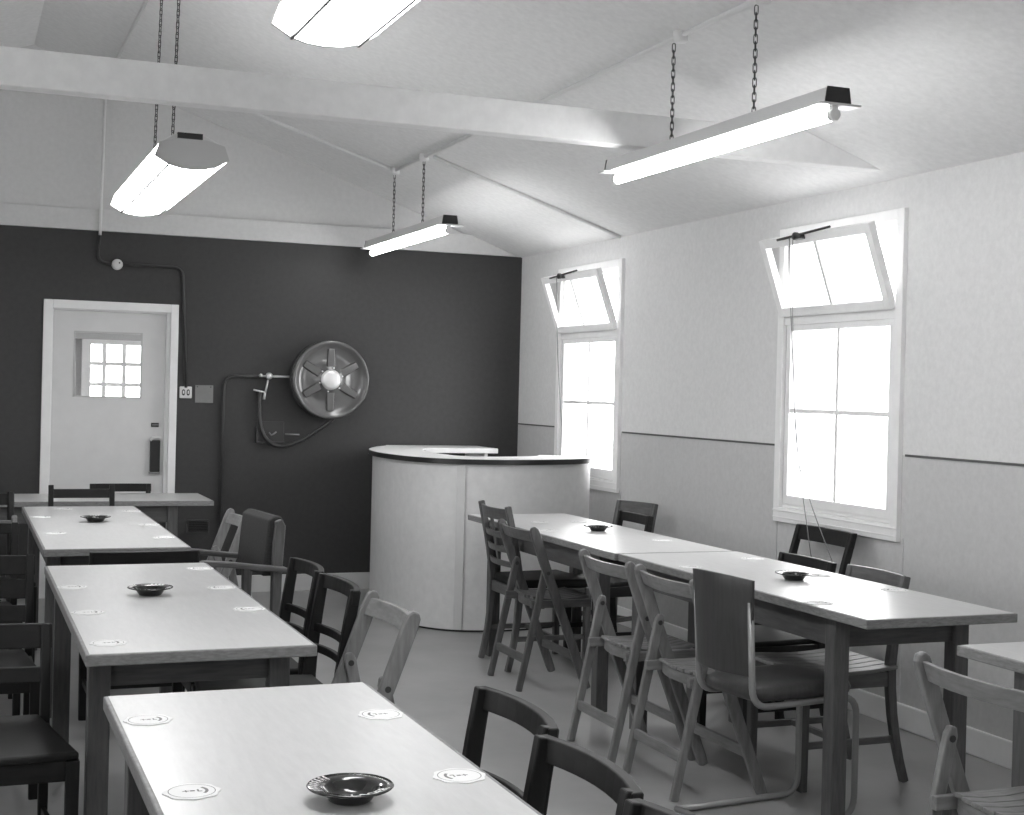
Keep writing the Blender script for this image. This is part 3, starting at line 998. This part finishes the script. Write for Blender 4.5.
# ------------------------------------------------------------------ pipes and small wall fittings
bm = B()
tube(bm, fillet([(1.688, YB - .022, .0), (1.700, YB - .022, 1.494), (1.935, YB - .030, 1.494)], .085), .011, 10)
tag(obj('water_pipe', bm, 'pipe_dark', smooth=True), 'dark water pipe rising from the floor and bending to the hose reel valve', 'pipe')
bm = B()
tube(bm, fillet([(.870, YB - .045, 3.44), (.858, YB - .045, FRZ0 + .02), (.858, YB - .036, FRZ0 - .03)], .03), .010, 10)
tag(obj('wall_conduit', bm, 'pipe_pale', smooth=True), 'pale vertical conduit up the gable wall left of the hanging lamp', 'conduit')
bm = B()
tube(bm, fillet([(.856, YB - .020, FRZ0 - .02), (.846, YB - .014, 2.220), (1.406, YB - .014, 2.217), (1.444, YB - .014, 1.405)], .07), .010, 10)
tag(obj('wall_conduit', bm, 'pipe_dark', smooth=True), 'dark conduit round the door from the frieze down to the light switch', 'conduit')
bell = thing('junction_box', 'round white box on the dark conduit above the door', 'junction box', (.974, YB, 2.215))
bm = B(); lathe(bm, [(.0, -.042), (.026, -.042), (.034, -.036), (.036, -.024), (.036, 0), (.0, 0)], 28, 'y')
obj('box_body', bm, 'white', bell, smooth=True)
bm = B(); lathe(bm, [(.0, -.046), (.005, -.045), (.006, -.041)], 10, 'y', (.012, 0, .010))
obj('screw', bm, 'iron', bell)
sw = thing('light_switch', 'white double light switch on the dark wall right of the door', 'light switch', (1.444, YB, 1.373))
bm = B(); box(bm, -.041, .041, -.016, 0, -.040, .040); obj('switch_plate', bm, 'white', sw, bevel=.006, seg=3)
for x in (-.016, .016):
    bm = B()
    ring = [(x + .011 * math.copysign(abs(math.cos(a)) ** .7, math.cos(a)), .021 * math.sin(a)) for a in [2 * PI * k / 20 for k in range(20)]]
    prism(bm, [(q[0], -.0175, q[1]) for q in ring], [(q[0], -.015, q[1]) for q in ring])
    s1 = obj('dolly_surround', bm, 'iron', sw)
    bm = B(); box(bm, x - .005, x + .005, -.028, -.017, -.010, .012); obj('switch_dolly', bm, 'white', s1, bevel=.003)
nt_ = thing('wall_notice', 'plain square grey card on the dark wall beside the light switch', 'notice', (1.568, YB, 1.365))
bm = B(); box(bm, -.060, .062, -.006, 0, -.061, .060); obj('card', bm, 'notice', nt_, bevel=.001)
bm = B()
for x in (-.045, .045):
    lathe(bm, [(.0, -.009), (.004, -.008), (.005, -.005)], 10, 'y', (x, 0, .048))
obj('fixing_pin', bm, 'iron', nt_)
vt = thing('wall_vent', 'dark slotted ventilation grille low on the dark wall', 'vent', (1.547, YB, .459))
bm = B(); box(bm, -.076, .076, -.010, 0, .035, .046); box(bm, -.076, .076, -.010, 0, -.046, -.035); box(bm, -.076, -.064, -.010, 0, -.035, .035); box(bm, .064, .076, -.010, 0, -.035, .035)
obj('grille_frame', bm, 'pipe_dark', vt, bevel=.002)
bm = B()
for k in range(6):
    z = -.029 + k * .0116
    bar(bm, (-.065, -.006, z), (.065, -.006, z), .008, .003)
obj('grille_slats', bm, 'black', vt)
hd = thing('towel_holder', 'small dark glossy holder with a pale top hung on the door by its right edge', 'holder', (1.252, yl0, .945))
bm = B(); box(bm, -.032, .034, -.030, 0, -.115, .100); obj('holder_body', bm, 'black', hd, bevel=.006)
bm = B()
sweep_xz(bm, [(-.034, .098), (-.015, .118), (.01, .122), (.036, .116)], .016, -.034, 0); obj('pale_top', bm, 'white', hd, bevel=.003)
bm = B(); box(bm, -.038, .036, -.028, 0, -.128, -.114); obj('drip_lip', bm, 'steel', hd, bevel=.003)
bt = thing('door_bolt', 'small black bolt plate on the door above the dark holder', 'bolt', (1.250, yl0, 1.148))
bm = B(); box(bm, -.026, .026, -.008, 0, -.014, .014); obj('bolt_plate', bm, 'black', bt, bevel=.002)
bm = B(); tube(bm, [(-.02, -.012, 0), (.024, -.012, 0)], .005, 8); obj('bolt_rod', bm, 'steel', bt)

# ------------------------------------------------------------------ ceiling conduits
def ceil_z(x):
    return RIDGE - sl * abs(x - XRIDGE)
CXA, CXL = 2.62, .885
for nm, pts, lab in (
        ('ceiling_conduit', [(CXA, YF + .1, ceil_z(CXA) - .012), (CXA, 8.80, ceil_z(CXA) - .012)], 'pale conduit along the right ceiling slope above the bare tube lamps'),
        ('ceiling_conduit', [(CXL, YF + .1, ceil_z(CXL) - .012), (CXL, YB - .05, ceil_z(CXL) - .012)], 'pale conduit along the ceiling beside the ridge above the box lamps'),
        ('ceiling_conduit', [(CXA - .03, 8.80, ceil_z(CXA - .03) - .012), (CXL + .02, 9.05, ceil_z(CXL + .02) - .012)], 'pale conduit climbing the ceiling slope left of the far bare tube lamp'),
        ('ceiling_conduit', [(CXA + .03, 8.10, ceil_z(CXA + .03) - .012), (XR - .02, 7.99, ceil_z(XR) - .006)], 'pale conduit running down the ceiling to the far window')):
    bm = B(); tube(bm, pts, .011, 8)
    root = tag(obj(nm, bm, 'pipe_pale', smooth=True), lab, 'conduit')
    if 'bare tube lamps' in lab:
        for y in (4.92, 4.31, 8.80, 8.19):
            bm = B(); lathe(bm, [(.0, -.035), (.022, -.035), (.030, -.026), (.030, .012), (.0, .012)], 18, 'z', (CXA, y, ceil_z(CXA) - .004))
            obj('conduit_box', bm, 'pipe_pale', root, smooth=True)

# ------------------------------------------------------------------ lamps
def chain(bm, p, q, L=.032, wd=.0105, r=.0020):
    p, q = Vector(p), Vector(q)
    d = (q - p)
    n = max(2, round(d.length / (L - 2 * r * 1.6)))
    step = d / n
    u = d.normalized()
    ex = u.orthogonal().normalized()
    ey = u.cross(ex)
    for i in range(n):
        c = p + step * (i + .5)
        s = ex if i % 2 else ey
        pts = []
        hl = L / 2 - wd / 2 * .9
        for k in range(6):
            a = PI * k / 5
            pts.append(c + u * (hl + wd * .62 * math.sin(a)) + s * (wd * .62 * math.cos(a)))
        for k in range(6):
            a = PI + PI * k / 5
            pts.append(c + u * (-hl + wd * .62 * math.sin(a)) + s * (wd * .62 * math.cos(a)))
        tube(bm, pts, r, 5, closed=True)
    return bm
def tube_lamp(label, yc, x=CXA):
    t = thing('tube_lamp', label, 'lamp', (x, yc, 2.34), 0, 'bare fluorescent tube lamps on the right')
    L = .825
    bm = B()
    prism(bm, [(-.048, -L, .050), (.048, -L, .050), (.040, -L, .100), (-.040, -L, .100)], [(-.048, L, .050), (.048, L, .050), (.040, L, .100), (-.040, L, .100)])
    obj('channel', bm, 'fitting', t, bevel=.004)
    for s in (-1, 1):
        bm = B()
        prism(bm, [(-.049, s * L, .051), (.049, s * L, .051), (.041, s * L, .101), (-.041, s * L, .101)], [(-.049, s * (L + .006), .051), (.049, s * (L + .006), .051), (.041, s * (L + .006), .101), (-.041, s * (L + .006), .101)])
        ec = obj('end_cap', bm, 'black', t, label='black end cap')
        bm = B(); box(bm, -.075, .085, s * (L - .05), s * (L + .012), .042, .049)
        obj('end_flange', bm, 'fitting', ec, bevel=.002)
        bm = B()
        box(bm, -.012, .012, s * (L - .030), s * (L - .010), -.004, .043)
        lathe(bm, [(.0, -.012), (.020, -.012), (.020, .012), (.0, .012)], 16, 'y', (0, s * (L - .020), .016))
        obj('lamp_holder', bm, 'white', t, bevel=.002)
    bm = B(); tube(bm, [(0, -L + .03, .016), (0, L - .03, .016)], .019, 16)
    obj('fluorescent_tube', bm, 'tube', t, smooth=True, label='lit white tube')
    for s in (-1, 1):
        bm = B(); chain(bm, (0, s * .31 + .0, .100), (0, s * .31, ceil_z(x) - 2.34 - .035))
        obj('chain', bm, 'iron', t, label='dark link chain')
    return t
def box_lamp(label, yc, x=.868, zb=2.308):
    t = thing('box_lamp', label, 'lamp', (x, yc, zb), 0, 'box lamps with glowing diffusers')
    L = .875
    prof = [(-.128, .098), (-.147, .042), (-.095, .012), (-.05, .0), (0, -.004), (.05, .0), (.095, .012), (.147, .042), (.128, .098)]
    bm = B()
    prism(bm, [(a, -L + .006, b) for a, b in prof], [(a, L - .006, b) for a, b in prof])
    dif = obj('diffuser', bm, 'diffuser', t, label='glowing opal diffuser')
    bm = B()
    for a in (-.095, .095):
        bar(bm, (a, -L + .006, .0070), (a, L - .006, .0070), .007, .008)
    obj('diffuser_seam', bm, 'iron', dif)
    for s in (-1, 1):
        bm = B()
        sc = 1.02
        pr = [(a * sc, (b - .05) * sc + .05) for a, b in prof] + [(.06, .118), (-.06, .118)]
        prism(bm, [(a, s * (L - .006), b) for a, b in pr], [(a, s * (L + .006), b) for a, b in pr])
        obj('end_plate', bm, 'end_plate', t, label='plain grey end plate')
        bm = B(); box(bm, -.060, .040, s * (L - .03), s * (L + .008), .119, .142)
        obj('end_cap', bm, 'black', t, label='black end cap')
    bm = B()
    prism(bm, [(-.128, -L + .006, .0985), (.128, -L + .006, .0985), (.05, -L + .006, .138), (-.07, -L + .006, .138)], [(-.128, L - .006, .0985), (.128, L - .006, .0985), (.05, L - .006, .138), (-.07, L - .006, .138)])
    obj('top_cover', bm, 'fitting', t, bevel=.003)
    for s in (-1, 1):
        bm = B(); chain(bm, (-.005, s * .31 - .0, .139), (CXL - x, s * .31, ceil_z(CXL) - zb - .012))
        obj('chain', bm, 'iron', t, label='dark link chain')
    return t
tube_lamp('bare fluorescent tube lamp hanging nearest on the right', 4.665)
tube_lamp('bare fluorescent tube lamp hanging far off near the back wall', 8.50)
box_lamp('box lamp with diffuser hanging on long chains at the upper left', 6.675)
box_lamp('box lamp with diffuser cut off by the top edge', 2.965, .93, 2.385)
box_lamp('added box lamp with diffuser, unseen behind the camera on the left', -0.75)  # unseen lamp added to brighten the room
tube_lamp('added bare fluorescent tube lamp, unseen behind the camera on the right', 0.78)  # another out-of-view lamp, added for its light on the room

# ------------------------------------------------------------------ ashtrays and beer mats
def text_ring(bm, txt, r_in, r_out, ang0, span, zf):
    cu = bpy.data.curves.new('lettering', 'FONT')
    cu.body = txt
    cu.size = 1
    cu.offset = .022
    to = bpy.data.objects.new('lettering', cu)
    COL.objects.link(to)
    bpy.context.view_layer.update()
    me = bpy.data.meshes.new_from_object(to.evaluated_get(bpy.context.evaluated_depsgraph_get()))
    xs = [v.co.x for v in me.vertices]; ys = [v.co.y for v in me.vertices]
    x0, x1, y0, y1 = min(xs), max(xs), min(ys), max(ys)
    vs = []
    for v in me.vertices:
        u = (v.co.x - x0) / (x1 - x0)
        w = (v.co.y - y0) / (y1 - y0)
        a = ang0 + span * u
        r = r_out - (r_out - r_in) * (1 - w) if span < 0 else r_in + (r_out - r_in) * (1 - w)
        vs.append(bm.verts.new((r * math.cos(a), r * math.sin(a), zf(r) + .0008)))
    for p_ in me.polygons:
        bm.faces.new([vs[i] for i in p_.vertices])
    bpy.data.objects.remove(to)
    bpy.data.curves.remove(cu)
def ashtray(label, x, y, rz=0, lettered=False, z=.7415):
    t = thing('ashtray', label, 'ashtray', (x, y, z), rz, 'pub ashtrays on the tables')
    prof = [(.0, .0), (.033, .0), (.037, .003), (.046, .017), (.0715, .0235), (.0735, .0255), (.0715, .0272), (.0485, .0232), (.0460, .0205), (.037, .009), (.032, .006), (.0, .006)]
    bm = B(); lathe(bm, prof, 48)
    body = obj('dish', bm, 'ash', t, smooth=True)
    rimz = lambda r: .0232 + (r - .0485) / (.0715 - .0485) * .004
    if lettered:
        bm = B()
        text_ring(bm, 'LAGER', .0515, .0700, -PI / 2 - .25, 1.25, rimz)
        for k in range(9):                           # worn white rim letters, too faint to read
            a = PI - .55 - k * .165 + .8
            w = random.uniform(.035, .055)
            for aa, ab, ra, rb in ((a - w, a - w + .025, .0520, .0695), (a - w, a + w, .0655, .0690), (a + w - .025, a + w, .0545, .0690), (a - w, a + w * .6, .0575, .0605)):
                v = [bm.verts.new((r * math.cos(q), r * math.sin(q), rimz(r) + .0008)) for r, q in ((ra, aa), (rb, aa), (rb, ab), (ra, ab))]
                bm.faces.new(v)
        obj('rim_lettering', bm, 'lettering', body, label='white lettering round the rim')
    else:
        for c in (0, PI / 2, PI, 3 * PI / 2):
            bm = B()
            for k in range(4):
                a = c + .3 + k * .2
                v = [bm.verts.new((r * math.cos(q), r * math.sin(q), rimz(r) + .0008)) for r, q in ((.0580, a), (.0680, a), (.0680, a + .12), (.0580, a + .12))]
                bm.faces.new(v)
            obj('rim_lettering', bm, 'lettering', body)
    return t
ashtray('dark round ashtray with white lettering on the nearest left table', .628, 2.285, 0, True)
ashtray('dark round ashtray on the second left table among six beer mats', .600, 4.690, .4)
ashtray('small dark ashtray on the third left table before the door', .648, 7.190, .9)
ashtray('dark ashtray on the right row near the bar', 3.020, 6.420, .2)
ashtray('dark ashtray on the right row below the nearer window', 2.990, 4.590, .7, z=.7415)

def beer_mat(label, x, y, rz):
    t = thing('beer_mat', label, 'beer mat', (x, y, .7414), rz, 'printed beer mats on the tables')
    bm = B()
    ring = []
    for k in range(48):
        a = 2 * PI * k / 48
        r = .0475 + .0022 * math.cos(8 * a)
        ring.append((r * math.cos(a), r * math.sin(a)))
    prism(bm, [(a, b, 0) for a, b in ring], [(a, b, .0016) for a, b in ring])
    c = obj('card', bm, 'card', t)
    bm = B()
    z = .0019
    def arc(r0, r1, a0, a1, n):
        for k in range(n):
            q0, q1 = a0 + (a1 - a0) * k / n, a0 + (a1 - a0) * (k + 1) / n
            bm.faces.new([bm.verts.new((r * math.cos(q), r * math.sin(q), z)) for r, q in ((r0, q0), (r1, q0), (r1, q1), (r0, q1))])
    def rect(x0, x1, y0, y1):
        bm.faces.new([bm.verts.new(p) for p in ((x0, y0, z), (x1, y0, z), (x1, y1, z), (x0, y1, z))])
    arc(.0385, .0400, 0, 2 * PI, 40)
    arc(.0225, .0280, -.75, .75, 10)                 # emblem: curved band, block letters and a small cross
    rect(-.016, -.004, -.0016, .0016); rect(-.011, -.0085, -.006, .006)
    rect(-.003, .005, -.0035, .0035); rect(.009, .012, -.007, .007); rect(.012, .017, -.007, -.003)
    obj('printed_emblem', bm, 'print', c)
    return t
for lab, x, y, rz in (
        ('white beer mat at the far left corner of the nearest left table', .379, 2.948, 0),
        ('white beer mat at the left edge of the nearest table, near the bottom', .385, 2.410, 0),
        ('white beer mat at the far right corner of the nearest left table', .851, 2.868, PI),
        ('white beer mat right of the lettered ashtray on the nearest left table', .853, 2.372, PI),
        ('white beer mat on the second left table, left edge, furthest of three', .373, 4.92, .1),
        ('white beer mat on the second left table, left edge, middle of three', .378, 4.368, 0),
        ('white beer mat on the second left table, left edge, nearest of three', .387, 3.846, .1),
        ('white beer mat on the second left table, right edge, furthest of three', .861, 5.32, PI),
        ('white beer mat on the second left table, right edge, middle of three', .852, 4.809, PI),
        ('white beer mat on the second left table, right edge, nearest of three', .855, 4.33, PI),
        ('white beer mat on the third left table, far end by the square posted chair', .546, 7.92, .2),
        ('white beer mat on the third left table, left edge, further of two', .405, 7.463, .1),
        ('white beer mat on the third left table, left edge, nearer of two', .426, 6.675, .0),
        ('white beer mat on the third left table, right edge, furthest of three', .882, 7.76, PI),
        ('white beer mat on the third left table, right edge, middle of three', .885, 7.013, PI),
        ('white beer mat on the third left table, right edge, nearest of three', .875, 6.416, PI),
        ('white beer mat on the right row at the bar end, left of two', 2.90, 6.90, .3),
        ('white beer mat on the right row at the bar end, right of two', 3.119, 6.873, 2.0),
        ('white beer mat left of the ashtray on the right row near the bar', 2.77, 6.475, .5),
        ('white beer mat at the window side of the right row, where the tables meet', 3.14, 5.955, 2.2),
        ('white beer mat at the window side, beside the dark low backed chair', 3.19, 5.22, 2.2),
        ('white beer mat on the right table behind the steel chair', 2.771, 5.01, .4),
        ('white beer mat at the near side of the right table, close to its free end', 2.735, 4.044, .2),
        ('white beer mat at the window side of the right table, close to its free end', 3.205, 4.256, 2.5),
        ('white beer mat right of the ashtray below the nearer window', 3.154, 4.673, 1.2)):
    beer_mat(lab, x, y, rz)

# ------------------------------------------------------------------ daylight
w = bpy.data.worlds.new('overcast_sky')
bpy.context.scene.world = w
w.use_nodes = True
w.node_tree.nodes['Background'].inputs['Color'].default_value = (1, 1, 1, 1)
w.node_tree.nodes['Background'].inputs['Strength'].default_value = 10.5
def portal(loc, rot, sx, sy):
    l = bpy.data.lights.new('daylight_portal', 'AREA')
    l.shape = 'RECTANGLE'
    l.size, l.size_y = sx, sy
    l.cycles.is_portal = True
    o = bpy.data.objects.new('daylight_portal', l)
    COL.objects.link(o)
    o.location = loc
    o.rotation_euler = rot
for a, b in RW:
    portal((XR + .12, (a + b) / 2, (WZ0 + WZ1) / 2), (0, PI / 2, 0), WZ1 - WZ0, b - a)
for a, b in LW:
    portal((XL - .12, (a + b) / 2, (WZ0 + WZ1) / 2), (0, -PI / 2, 0), WZ1 - WZ0, b - a)
portal((2.82, 10.9, 1.55), (0, PI / 2, 0), 1.3, 1.6)  # portal for the added passage side window
portal(((w0 + w1) / 2, 12.25, (wz0 + wz1) / 2), (-PI / 2, 0, 0), w1 - w0, wz1 - wz0)

sc = bpy.context.scene
sc.view_settings.view_transform = 'Standard'
sc.view_settings.look = 'None'
sc.view_settings.gamma = 1
sc.view_settings.use_curve_mapping = False
sc.view_settings.exposure = 0.2
sc.cycles.use_denoising = True
sc.cycles.max_bounces = 10
sc.cycles.diffuse_bounces = 6
sc.cycles.transparent_max_bounces = 12
sc.cycles.sample_clamp_indirect = 6
